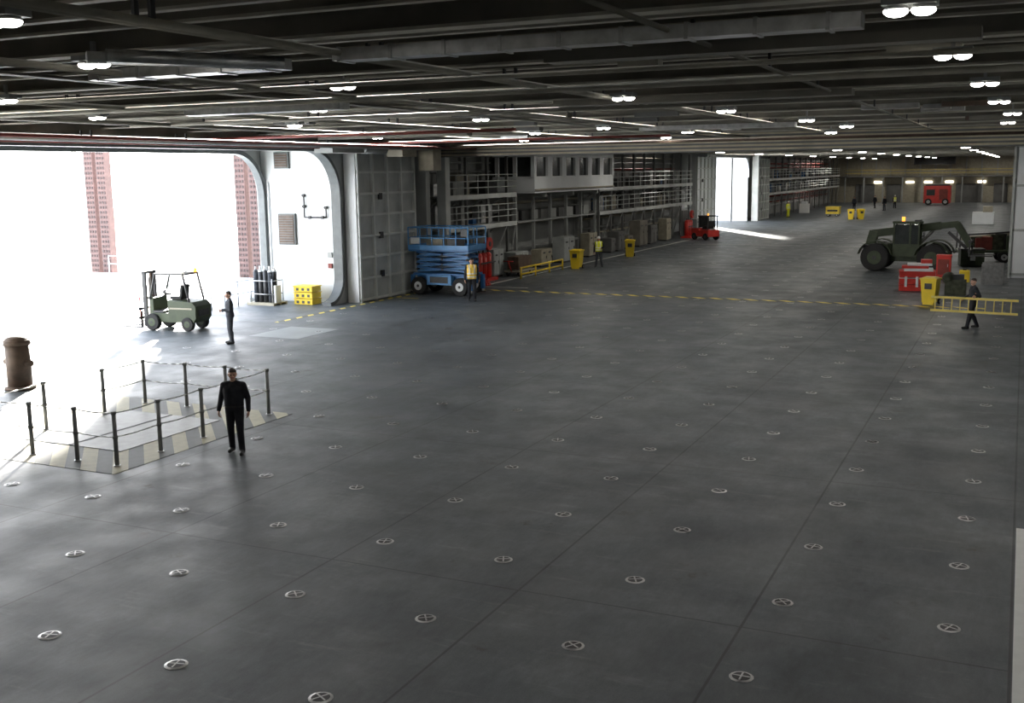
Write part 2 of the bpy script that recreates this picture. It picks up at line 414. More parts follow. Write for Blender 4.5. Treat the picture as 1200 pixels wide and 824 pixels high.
near=[(-20.5,16),(-18.9,16),(-17.6,16),(-16.5,16)]; right=[(-16.5,17.25),(-16.5,18.6),(-16.55,19.85),(-16.6,21.1)]
far=[(-17.9,21.1),(-19.15,21.05),(-20.5,21)]; left=[(-20.5,19.6),(-20.5,17.8)]
loop=near+right+far+left
for x,y in loop:
    b.cyl((x,y,0),(x,y,1.14),.045,'post',seg=12); b.cyl((x,y,0),(x,y,.03),.07,'steel',seg=12); b.cyl((x,y,1.09),(x,y,1.16),.055,'post',seg=12); b.cyl((x,y,.58),(x,y,.65),.055,'post',seg=12)
for (x,y),(X,Y) in zip(loop,loop[1:]+loop[:1]):
    for z in (1.12,.62):
        pts=[]
        for t in np.linspace(0,1,6): pts.append((x+(X-x)*t,y+(Y-y)*t,z-.03*4*t*(1-t)))
        b.tube(pts,.012,'steel',seg=6)
b.done('safety_railing')

# ------------------------------------------------------------------ sliding hangar door
def sliding_door(name,y0,y1,x0,x1,z1,kp,kr):
    b=B(); b.box(((x0+x1)/2,(y0+y1)/2,z1/2),(x1-x0,y1-y0,z1),kp)
    n=max(2,int((y1-y0)/1.25))
    for i in range(n+1):
        yy=y0+.06+(y1-y0-.12)*i/n; b.box((x1+.06,yy,z1/2),(.14,.12,z1),kr)
    for i in range(8):
        zz=.1+(z1-.2)*i/7; b.box((x1+.05,(y0+y1)/2,zz),(.12,y1-y0,.1),kr)
    b.box(((x0+x1)/2,y0-.03,z1/2),(x1-x0+.05,.05,z1),'white')
    for zz in (1.2,3.0,4.8): b.box((x1+.1,y0+1.9,zz),(.1,.25,.3),'dark')
    return b.done(name,bevel=0)
sliding_door('sliding_hangar_door',41.75,46.9,-27.9,-27.35,6.98,'door','doorrib')
sliding_door('sliding_hangar_door.001',98.5,105.2,-27.8,-27.4,6.98,'white','doorrib')
sliding_door('sliding_hangar_door.002',124,130,-27.8,-27.4,6.98,'wall','doorrib')
b=B(); b.box((-27.5,48.1,ZC/2),(.6,.4,ZC),'wall'); b.box((-27.5,50.3,ZC/2),(.5,.5,ZC),'doorrib'); b.done('wall_column')
b=B(); b.box((-27.4,123.2,ZC/2),(.7,.6,ZC),'doorrib'); b.done('wall_column.001')

# ------------------------------------------------------------------ galleries
def gallery(name,y0,y1,zs,seed,step=2.6):
    rnd=random.Random(seed); b=B()
    for z in zs:
        b.box((-28.6,(y0+y1)/2,z-.06),(2.0,y1-y0,.12),'wall')
        b.box((-27.62,(y0+y1)/2,z-.1),(.06,y1-y0,.26),'doorrib')
        for h in (1.1,.75,.4): b.cyl((-27.62,y0,z+h),(-27.62,y1,z+h),.03,'doorrib',seg=6)
        yy=y0
        while yy<=y1: b.cyl((-27.62,yy,z),(-27.62,yy,z+1.1),.03,'doorrib',seg=6); yy+=step/2
        yy=y0+.5
        while yy<y1-1:
            w=rnd.uniform(.4,1.5); h=rnd.uniform(.3,1.3)
            b.box((-29.2+rnd.uniform(-.2,.6),yy+w/2,z+h/2),(.6,w,h),rnd.choice(['walldk','wall','walldk','dark','steel','beige','blue','duct','dark']))
            yy+=w+rnd.uniform(.1,.9)
    yy=y0
    while yy<=y1+.01:
        b.box((-27.7,yy,3.6),(.14,.16,7.2),'walldk'); b.box((-29.4,yy,3.6),(.2,.12,7.2),'wall')
        b.cyl((-27.7,yy,zs[-1]-.1),(-29.2,yy,zs[-1]-1.0),.04,'wall',seg=6)
        b.cyl((-27.66,yy,.1),(-27.66,min(y1,yy+step),2.8),.03,'wall',seg=6)
        yy+=step
    for z in (1.2,1.6,2.3,3.6,5.9,6.4,6.8): b.cyl((-29.35,y0,z),(-29.35,y1,z),rnd.uniform(.04,.1),rnd.choice(['beige','wall','redpipe','steel']),seg=8)
    return b.done(name)
gallery('wall_gallery',50.6,59.6,(2.9,4.6),1)
gallery('wall_gallery.001',73.8,98.0,(2.9,4.6),2)
gallery('wall_gallery.002',131.5,186,(2.9,4.6),3,4)
b=B()
cy0,cy1=59.8,73.6
b.box((-27.9,(cy0+cy1)/2,4.62),(2.8,cy1-cy0,.12),'white')
b.box((-27.9,(cy0+cy1)/2,5.1),(2.8,cy1-cy0,.9),'white')
b.box((-27.9,(cy0+cy1)/2,6.95),(2.8,cy1-cy0,.5),'white')
b.box((-27.95,(cy0+cy1)/2,6.1),(2.6,cy1-cy0-.2,1.2),'glass')
n=6
for i in range(n+1):
    yy=cy0+.1+(cy1-cy0-.2)*i/n; b.box((-26.6,yy,6.1),(.22,.7 if 0<i<n else .35,1.25),'white')
for xx in (-29.0,-27.8,-26.62): b.box((xx,cy0+.06,6.1),(.25,.16,1.25),'white')
for yy in (62,66.5,71): b.box((-28.0,yy,4.45),(2.6,.2,.3),'wall')
b.cyl((-26.45,cy0,4.75),(-26.45,cy1,4.75),.05,'beige')
b.done('control_cabin')
b=B(); rnd=random.Random(5)
for yy in np.arange(60,73.6,2.7): b.box((-27.9,yy,2.2),(.18,.18,4.4),'wall')
for z in (1.0,2.6,3.4,3.9): b.cyl((-29.3,60,z),(-29.3,73.6,z),.09,rnd.choice(['steel','beige','wall']))
b.box((-28.6,66.8,2.8),(1.7,13.5,.1),'wall')
for yy in np.arange(60.5,73,1.5): b.box((-28.6,yy,3.15),(.9,1.0,.6),rnd.choice(['walldk','wall','wall','dark']))
b.done('under_cabin_rack')
rnd=random.Random(11)
yy=54.2
while yy<97:
    w=rnd.uniform(.8,1.9); h=rnd.uniform(1.0,2.0); d=rnd.uniform(.6,.9); k=rnd.choice(['beige','wall','walldk','door','walldk','girder','walldk'])
    if 90.2<yy+w and yy<93.6: yy=93.7
    b=B(); b.box((0,0,h/2+.05),(d,w,h-.1),k); b.box((0,0,.05),(d-.1,w-.1,.1),'dark')
    nd=2 if w>1.2 else 1
    for q in range(nd):
        b.box((d/2+.01,-w/2+w*(q+.5)/nd,h/2+.05),(.03,w/nd-.08,h-.25),k); b.box((d/2+.04,-w/2+w*(q+.85)/nd,h*.55),(.03,.04,.16),'dark')
        b.box((d/2+.03,-w/2+w*(q+.5)/nd,h*.8),(.02,w/nd*.4,.1),'dark')
    b.done('equipment_cabinet',(-27.0,yy+w/2,0),0,.01); yy+=w+rnd.uniform(.6,3.0)
def fire_station(loc,s=1.0):
    b=B(); b.box((0,0,.08),(.9,1.8,.16),'red'); 
    for q in (-.55,0,.55): b.cyl((0,q,.16),(0,q,1.35),.2,'red',seg=14); b.sph((0,q,1.35),.2,'red'); b.cyl((0,q,1.5),(0,q,1.68),.05,'dark')
    b.box((.3,0,1.0),(.06,1.7,.08),'dark'); b.box((-.35,0,1.2),(.1,1.8,2.3),'walldk'); b.cyl((.12,0.2,2.0),(.32,.2,2.0),.35,'red',seg=20); b.cyl((.1,.2,2.0),(.34,.2,2.0),.14,'dark',seg=14)
    return b.done('fire_extinguisher_station',loc)
fire_station((-26.4,52.6,0)); fire_station((-26.2,92,0))
b=B()
for z in (.25,.6): b.cyl((0,-3,z),(0,3,z),.05,'yellow')
for q in (-3,-1,1,3): b.cyl((0,q,0),(0,q,.65),.05,'yellow')
b.done('yellow_barrier',(-24.9,57.2,0))
b=B()
for i in range(4):
    R=.45-.04*i; pts=[(R*math.cos(t),R*math.sin(t),.05+.07*i) for t in np.linspace(0,2*math.pi,20)]; b.tube(pts,.04,'red')
b.done('coiled_hose',(-25.4,50.4,0))
b=B()
b.box((0,0,.3),(.9,2.2,.1),'beige'); b.box((0,0,.75),(.7,1.8,.7),'rust'); 
for q in (-.8,.8): b.wheel((-.35,q,.17),.17,.1,'x'); b.wheel((.35,q,.17),.17,.1,'x')
b.tube([(0,-1.1,.3),(0,-1.5,.9),(-.3,-1.5,.9),(.3,-1.5,.9)],.03,'red')
b.done('equipment_trolley',(-25.9,56.2,0))

# ------------------------------------------------------------------ outside
b=B(); b.box((-43.7,33,-.2),(22.0,34,.4),'platform'); b.done('lift_platform')
b=B(); b.box((-40.7,114,-.2),(16,18,.4),'platform'); b.done('lift_platform.001')
b=B(); b.box((-400,100,-10),(700,900,1),'quay'); b.done('quay_ground')
def lattice(name,x,y,w,h):
    b=B()
    for s in (-1,1):
        cx=s*w*.28
        b.box((cx,0,h/2-9),(w*.40,.5,h+18),'brown')
        for z in np.arange(.1,h,.30):
            for q in (-1,0,1): b.box((cx+q*w*.12,-.26,z),(w*.07,.04,.14),'browndk')
    return b.done(name,(x,y,0))
lattice('lattice_pillar',-52.0,50.6,1.8,14)
lattice('lattice_pillar.001',-40.2,50.4,1.8,14)
b=B(); b.box((-35.8,50.4,3),(6.8,.4,26),'brown'); b.done('wall_lift_bay')
b=B(); b.box((-35.0,124.0,3),(5.0,.4,26),'wall'); b.done('wall_sun_blocker')  # added wall, cuts off sun to narrow the patch inside the far opening
b=B()
for i in range(13): b.cyl((-41.6-i*.75,49.6,0),(-41.6-i*.75,49.6,1.1),.03,'white')
for z in (.6,1.1): b.cyl((-41.6,49.6,z),(-50.6,49.6,z),.02,'white')
b.done('platform_railing')
b=B()
for dx in (-3,3):
    for dy in (-3,3): b.cyl((dx,dy,0),(dx*.3,dy*.3,22),.35,'beige',seg=6)
b.box((0,0,22.5),(4,4,3),'beige'); b.cyl((0,0,23),(-16,4,34),.5,'yellow',seg=6); b.cyl((0,0,23),(7,-2,25),.6,'yellow',seg=6)
b.done('dock_crane',(-120,115,-9.5))
b=B()
for i in range(6): b.cyl((0,i*.9,0),(0,i*.9,1.1),.03,'steel')
for z in (.55,1.1): b.cyl((0,0,z),(0,4.5,z),.02,'steel')
b.done('lift_edge_railing',(-32.0,36.2,0))

# ------------------------------------------------------------------ vehicles
def forklift(loc,rz):
    b=B()
    prof=[(.15,.32),(1.25,.32),(1.38,.5),(1.38,.95),(1.22,1.12),(.15,1.18)]
    b.prism(prof,'y',-.52,.52,'olive')
    b.box((-.2,0,.5),(.9,1.0,.36),'olive'); b.box((-.35,0,.72),(.5,.9,.08),'dark')
    b.box((.72,0,.86),(1.0,1.06,.07),'beige'); b.box((1.39,0,.7),(.03,.7,.25),'dark')
    b.box((.32,0,1.24),(.5,.5,.12),'black'); b.box((.58,0,1.5),(.12,.48,.5),'black',rot=Matrix.Rotation(.15,3,'Y'))
    b.box((-.62,0,.95),(.16,.9,.6),'olive'); b.cyl((-.5,0,1.2),(-.22,0,1.42),.03,'dark'); b.cyl((-.24,0,1.38),(-.2,0,1.46),.18,'dark',seg=16)
    for s in (-.48,.48):
        b.tube([(-.66,s,1.2),(-.38,s,2.15)],.045,'dark'); b.tube([(1.1,s,1.1),(.86,s,2.15)],.045,'dark')
        b.box((.24,s,2.17),(1.3,.08,.08),'dark')
        b.wheel((-.55,s*1.06,.33),.33,.24,'y','olive'); b.wheel((.98,s*.96,.27),.27,.2,'y','olive')
    for x in np.linspace(-.36,.84,8): b.box((x,0,2.18),(.05,1.0,.05),'dark')
    b.box((-.38,0,2.16),(.08,1.0,.08),'dark'); b.box((.86,0,2.16),(.08,1.0,.08),'dark')
    for s in (-.3,.3):
        b.box((-1.0,s,1.18),(.16,.10,2.15),'dark'); b.box((-1.1,s*.75,1.2),(.1,.08,2.05),'rust')
    for z in (.35,1.2,2.2): b.box((-1.0,0,z),(.1,.7,.1),'dark')
    b.cyl((-1.0,0,.3),(-1.0,0,2.0),.06,'steel')
    b.box((-1.2,0,.45),(.06,1.0,.1),'dark'); b.box((-1.2,0,.8),(.06,1.0,.1),'dark')
    for s in (-.4,0,.4): b.box((-1.2,s,.85),(.04,.05,.9),'red')
    for s in (-.28,.28):
        b.box((-1.24,s,.38),(.05,.12,.65),'dark'); b.box((-1.75,s,.08),(1.05,.12,.05),'dark')
    b.cyl((.9,.3,2.2),(.9,.3,2.36),.06,'orange')
    return b.done('forklift',loc,rz,.015)
forklift((-29.6,32.1,0),.12)

def scissor_lift(loc,rz):
    b=B(); L=3.3; W=1.8
    b.box((0,0,.72),(L-.5,W*.62,.42),'blue'); b.box((0,0,.98),(L-.2,W*.8,.12),'blue')
    b.box((0,-W/2+.16,.74),(1.35,.3,.5),'bluelt'); b.box((0,W/2-.16,.74),(1.35,.3,.5),'bluelt'); b.box((0,-W/2,.74),(1.0,.02,.3),'dark')
    for x in (-1.15,1.15):
        for y in (-W/2+.12,W/2-.12): b.wheel((x,y,.43),.43,.32,'y','white')
    for x in (-1.62,1.62):
        for y in (-.6,.6): b.box((x,y,.6),(.16,.2,.7),'blue'); b.cyl((x,y,0.12),(x,y,.3),.06,'steel'); b.cyl((x,y,.08),(x,y,.12),.15,'dark')
    for lvl in range(4):
        z=1.12+lvl*.24
        for y in (-.5,.5):
            a=.10
            b.box((0,y,z+.1),(2.9,.07,.1),'blue',rot=Matrix.Rotation(a*.6,3,'Y')); b.box((0,y*.86,z+.1),(2.9,.07,.1),'bluelt',rot=Matrix.Rotation(-a*.6,3,'Y'))
            for x in (-1.38,0,1.38): b.cyl((x,y-.08,z+.1),(x,y+.08,z+.1),.06,'dark')
    for z in (1.2,1.7): b.cyl((-.9,0,z),(.8,0,z+.25),.08,'steel')
    b.box((0,0,2.16),(L,W,.12),'blue'); b.box((0,-W/2,2.3),(L,.04,.22),'bluelt'); b.box((0,W/2,2.3),(L,.04,.22),'bluelt')
    for x in (-L/2,L/2): b.box((x,0,2.3),(.04,W,.22),'bluelt')
    for y in (-W/2,W/2):
        for x in np.linspace(-L/2,L/2,6): b.cyl((x,y,2.2),(x,y,3.25),.03,'bluelt')
        for z in (2.75,3.25): b.cyl((-L/2,y,z),(L/2,y,z),.03,'bluelt')
    for x in (-L/2,L/2):
        for z in (2.75,3.25): b.cyl((x,-W/2,z),(x,W/2,z),.03,'bluelt')
        b.cyl((x,0,2.2),(x,0,3.25),.03,'bluelt')
    b.box((L/2-.25,-W/2+.15,3.0),(.35,.2,.35),'dark'); b.box((-.6,.1,2.45),(.9,.6,.4),'beige'); b.box((.5,0,2.5),(.5,.8,.5),'walldk')
    b.box((-L/2+.4,-W/2-.03,2.62),(.5,.02,.3),'white')
    return b.done('scissor_lift',loc,rz,.01)
scissor_lift((-25.3,46.5,0),-.02)

def telehandler(loc,rz):
    b=B()
    b.prism([(-2.5,.75),(-2.45,1.25),(-2.0,1.5),(-.9,1.55),(-.8,1.15),(2.1,1.1),(2.2,.7),(1.2,.55),(-1.4,.55)],'y',-.62,.62,'agreen')
    for x in (-1.7,1.35):
        for y in (-1.0,1.0): b.wheel((x,y,.78),.78,.5,'y','agreen')
    for x in (-1.7,1.35):
        for y in (-1.0,1.0):
            n=8
            for i in range(n):
                t=math.pi*(.12+.76*i/(n-1)); b.box((x+.92*math.cos(t),y,.78+.92*math.sin(t)),(.34,.5,.05),'agreen',rot=Matrix.Rotation(-(t-math.pi/2),3,'Y'))
    b.box((-.4,.72,1.15),(2.1,.6,.7),'agreen'); b.box((-.4,1.03,1.2),(1.2,.02,.4),'dark')
    b.box((-.05,-.62,1.2),(1.45,.8,.7),'agreen'); b.box((-.05,-.6,2.05),(1.25,.72,1.15),'glass')
    for x in (-.72,.15,.62):
        for y in (-1.0,-.22): b.box((x,y,2.05),(.09,.09,1.3),'agreen')
    b.box((-.05,-.6,2.75),(1.5,.92,.12),'agreen'); b.cyl((-.3,-.6,2.8),(-.3,-.6,3.05),.09,'orange'); b.box((.5,-.6,2.85),(.3,.6,.1),'dark')
    def bm(p,q,w,h,k):
        p=Vector(p);q=Vector(q);d=q-p; a=math.atan2(d.z,d.x); b.box((p+q)/2,(d.length,w,h),k,rot=Matrix.Rotation(-a,3,'Y'))
    bm((-2.1,.15,2.05),(1.6,.15,2.55),.42,.44,'agreen'); bm((1.3,.15,2.5),(2.5,.15,2.66),.34,.34,'agreen')
    bm((2.4,.15,2.7),(3.2,.15,1.45),.3,.36,'agreen'); bm((-2.2,.15,1.4),(-2.0,.15,2.2),.5,.5,'agreen')
    b.cyl((.2,.15,1.2),(1.2,.15,2.3),.09,'steel'); bm((2.0,.15,2.2),(3.0,.15,1.3),.2,.16,'dark')
    b.box((3.2,.15,1.2),(.14,1.5,.12),'dark'); b.box((3.2,.15,1.7),(.14,1.5,.12),'dark')
    for y in (-.45,.75): b.box((3.2,y,1.35),(.08,.12,.9),'dark'); b.box((3.8,y,.94),(1.2,.12,.06),'dark')
    for y in (-1.05,): b.box((-2.3,y*.5,1.35),(.3,.5,.15),'dark'); b.cyl((.75,-1.02,1.9),(.9,-1.25,2.1),.02,'dark'); b.box((.92,-1.28,2.1),(.05,.18,.3),'dark')
    return b.done('telehandler',loc,rz,.02)
telehandler((-5.7,65.4,0),-.08)

def tug(loc,rz):
    b=B()
    b.prism([(-1.1,.3),(-1.1,.95),(-.2,1.0),(-.1,.8),(1.05,.85),(1.1,.3)],'y',-.6,.6,'red')
    for x in (-.7,.72):
        for y in (-.55,.55): b.wheel((x,y,.3),.3,.2,'y','dark')
    for x in (-.2,.9):
        for y in (-.52,.52): b.box((x,y,1.4),(.07,.07,1.2),'dark')
    b.box((.35,0,2.0),(1.3,1.15,.08),'dark'); b.box((.35,0,1.05),(.5,.8,.25),'black'); b.box((.75,0,1.35),(.12,.8,.5),'black')
    b.box((-.2,0,1.5),(.03,1.0,.9),'glass'); b.cyl((-.15,0,1.0),(.1,0,1.25),.03,'dark'); b.cyl((.35,0,2.04),(.35,0,2.2),.07,'orange')
    return b.done('tow_tractor',loc,rz,.02)
tug((-24.0,89.3,0),-.6)

def bin_(loc,rz=0,k='yellow'):
    b=B()
    v=b.box((0,0,.58),(.66,.70,.98),k)
    for q in v:
        if q.co.z<.5: q.co.x*=.78; q.co.y*=.78
    b.box((0,0,1.1),(.72,.78,.07),k); b.box((0,.02,1.15),(.5,.55,.05),k); b.cyl((-.25,.42,1.06),(.25,.42,1.06),.03,k)
    for s in (-.3,.3): b.wheel((s,.3,.12),.12,.08,'x')
    b.box((0,-.2,.05),(.45,.15,.1),k); b.box((0,-.355,.8),(.3,.01,.25),'dark')
    return b.done('wheelie_bin',loc,rz,.02)
bin_((-24.3,61.0,0)); bin_((-24.2,70.6,0),.3); bin_((-3.4,49.4,0),-.2); bin_((-17.6,128,0)); bin_((-16.6,128.4,0),.5)

b=B()
b.box((0,0,.09),(1.5,1.0,.05),'beige')
for y in (-.45,0,.45): b.box((0,y,.035),(1.5,.12,.07),'beige')
for i in range(4):
    for j in range(2):
        x=-.42+i*.27; y=-.2+j*.3; b.cyl((x,y,.12),(x,y,1.5),.11,'dark' if (i+j)%3 else 'greyc',seg=14); b.sph((x,y,1.5),.11,'white' if i%2 else 'dark'); b.cyl((x,y,1.58),(x,y,1.74),.035,'steel')
for z in (.5,1.1):
    b.tube([(-.6,-.38,z),(.6,-.38,z),(.6,.4,z),(-.6,.4,z),(-.6,-.38,z)],.02,'steel')
for x in (-.6,.6):
    for y in (-.38,.4): b.cyl((x,y,.1),(x,y,1.2),.025,'steel')
b.box((.68,-.1,.5),(.1,.4,.8),'white')
b.done('gas_cylinder_rack',(-31.15,39.9,0))
b=B()
for z in (.0,.29,.58):
    b.box((0,0,z+.13),(1.0,.7,.24),'yellow'); b.box((0,0,z+.25),(1.06,.76,.04),'yellow')
    for x in (-.3,0,.3): b.box((x,-.355,z+.12),(.14,.02,.12),'dark')
b.done('yellow_crate_stack',(-29.4,40.6,0),0,.01)
b=B()
b.cyl((0,0,0),(0,0,.1),.42,'rust',seg=24); b.cyl((0,0,.1),(0,0,1.3),.33,'rust',seg=24); b.cyl((0,0,1.25),(0,0,1.4),.36,'rust',seg=24); b.sph((0,0,1.38),.33,'rust',(1,1,.4),20)
b.cyl((-.5,0,.75),(.5,0,.75),.09,'rust')
b.done('mooring_bollard',(-25.3,21.2,0))

b=B()
for z in (0,.32,.64): b.box((0,0,z+.15),(1.6,1.1,.29),'red'); b.box((0,0,z+.29),(1.64,1.14,.03),'white' if z==.32 else 'red')
b.box((.05,-.1,1.0),(1.3,.9,.12),'white'); b.box((-.1,0,1.12),(1.2,.7,.12),'red'); b.box((.1,0,1.24),(1.1,.6,.1),'white'); b.box((.4,.1,1.38),(.5,.4,.18),'red')
for x in (-.5,0,.5): b.box((x,-.56,.45),(.12,.02,.5),'white')
b.done('red_crate_stack',(-4.4,54.9,0),.1,.01)
b=B(); b.box((0,0,.65),(.7,.6,1.2),'red'); b.box((0,0,.03),(.6,.5,.06),'dark'); b.box((0,-.31,.7),(.55,.02,.8),'redpipe'); b.box((0,0,1.28),(.74,.64,.06),'red'); b.cyl((.2,-.33,.7),(.2,-.33,.85),.02,'steel'); b.done('red_fire_locker',(-3.55,60.3,0),0,.01)
b=B(); b.box((0,0,.35),(.9,.5,.7),'rag'); b.box((.1,0,.8),(.5,.4,.3),'dark'); b.sph((-.3,0,.75),.3,'rag'); b.done('equipment_bag',(-2.6,53.4,0))
b=B(); b.box((0,0,.3),(.5,.35,.6),'yellow'); b.box((0,0,.65),(.2,.1,.1),'dark'); b.done('yellow_jerrycan',(-2.5,59.5,0),0,.03)
b=B(); rnd=random.Random(3)
b.box((0,0,.7),(3.4,2.0,.14),'agreen'); b.box((-2.1,0,.62),(1.0,.1,.1),'dark')
for x in (-.9,.9):
    for y in (-.9,.9): b.wheel((x,y,.36),.36,.22,'y')
for x in (-1.6,1.6):
    for y in (-.95,.95): b.cyl((x,y,.7),(x,y,1.9),.04,'dark')
for i in range(18):
    x=rnd.uniform(-1.4,1.3); y=rnd.uniform(-.75,.75); s=rnd.uniform(.3,1.0); b.box((x,y,.78+s/2),(rnd.uniform(.3,.7),rnd.uniform(.3,.6),s),rnd.choice(['rag','dark','agreen','redpipe','steel','beige']))
for i in range(4): b.cyl((-1.5,rnd.uniform(-.6,.6),1.2+i*.15),(1.6,rnd.uniform(-.6,.6),1.5+i*.12),.05,rnd.choice(['steel','dark','beige']))
b.done('equipment_trailer',(-1.9,72.5,0),.15)
b=B(); b.box((0,0,.5),(1.3,1,.9),'agreen'); b.box((0,0,1.0),(1.36,1.06,.1),'dark'); b.box((0,-.52,.5),(.3,.04,.3),'steel'); b.box((0,0,.03),(1.2,.9,.06),'dark'); b.done('generator_set',(-2.6,69.2,0),.2,.02)
b=B(); b.box((1.2,0,3.5),(3.5,.16,7.0),'white'); 
for z in (.2,2.5,4.8,6.8): b.box((1.2,-.1,z),(3.5,.06,.12),'door')
b.box((-.5,-.05,3.5),(.12,.26,7),'door'); b.done('screen_door_panel',(0,62.5,0))
b=B()
for i in range(5): b.cyl((0,-.5,.5+i*.02),(0,.5,.5+i*.02),.42-.02*i,'dark',seg=18)
b.box((0,-.55,.5),(1.0,.05,1.0),'steel'); b.box((0,.55,.5),(1.0,.05,1.0),'steel'); b.done('hose_reel',(-1.2,59.2,0))

b=B(); b.box((0,0,1.6),(3.8,2.4,2.6),'red'); b.box((-.9,-1.22,1.9),(1.2,.04,.9),'glass'); b.box((.9,-1.22,1.6),(1.2,.04,1.6),'redpipe'); b.box((0,0,3.0),(3.4,2.0,.2),'dark')
for x in (-1.2,1.2):
    for y in (-1.1,1.1): b.wheel((x,y,.5),.5,.3,'y')
b.done('fire_truck',(-11.9,178,0),0,.04)
b=B(); b.box((0,0,.7),(1.6,1.2,.8),'yellow'); b.box((0,0,1.15),(1.7,1.3,.1),'yellow'); b.box((0,-.62,.7),(1.2,.02,.2),'dark')
for x in (-.5,.5):
    for y in (-.5,.5): b.wheel((x,y,.17),.17,.1,'y')
b.done('yellow_equipment_cart',(-20.8,136,0),0,.03)
b=B(); b.box((0,0,.6),(2.0,1.4,1.2),'white'); b.box((.4,0,1.5),(.9,1.2,.6),'beige'); b.done('stores_pallet',(-3.6,120,0)); 
b=B(); b.box((0,0,.6),(1.2,.8,1.2),'hat'); b.box((0,0,1.35),(.7,.6,.3),'white'); b.done('stores_pallet.001',(-26,146,0))

# ------------------------------------------------------------------ people
def remesh(prims,voxel,smooth=4):
    bm=bmesh.new()
    for (a,c,r1,r2,lab) in prims:
        a=Vector(a);c=Vector(c);d=c-a
        for p,r in ((a,r1),(c,r2)):
            g=bmesh.ops.create_uvsphere(bm,u_segments=14,v_segments=10,radius=r)['verts']
            for v in g: v.co+=p
        if d.length>1e-4:
            q=d.to_track_quat('Z','Y').to_matrix().to_4x4()
            bmesh.ops.create_cone(bm,cap_ends=True,segments=14,radius1=r1*.995,radius2=r2*.995,depth=d.length,matrix=Matrix.Translation((a+c)/2)@q)
    me=bpy.data.meshes.new('tmp'); bm.to_mesh(me); bm.free()
    o=bpy.data.objects.new('tmp',me); COL.objects.link(o)
    m=o.modifiers.new('r','REMESH'); m.mode='VOXEL'; m.voxel_size=voxel; m.adaptivity=0
    if smooth: s=o.modifiers.new('s','SMOOTH'); s.factor=.5; s.iterations=smooth
    dg=bpy.context.evaluated_depsgraph_get(); e=o.evaluated_get(dg); em=e.to_mesh()
    V=np.empty(len(em.vertices)*3); em.vertices.foreach_get('co',V); V=V.reshape(-1,3)
    F=[tuple(p.vertices) for p in em.polygons]
    e.to_mesh_clear(); bpy.data.objects.remove(o); bpy.data.meshes.remove(me)
    C=np.array([V[list(f)].mean(0) for f in F])
    best=np.full(len(C),1e9); lab=np.zeros(len(C),int); names=[]
    for (a,c,r1,r2,l) in prims:
        if l not in names: names.append(l)
        a=np.array(a,float);c=np.array(c,float);d=c-a;L2=max(d@d,1e-9)
        t=np.clip(((C-a)@d)/L2,0,1); q=a+t[:,None]*d; D=np.linalg.norm(C-q,axis=1)-(r1+(r2-r1)*t)
        k=D<best; best[k]=D[k]; lab[k]=names.index(l)
    return V,F,C,[names[i] for i in lab]
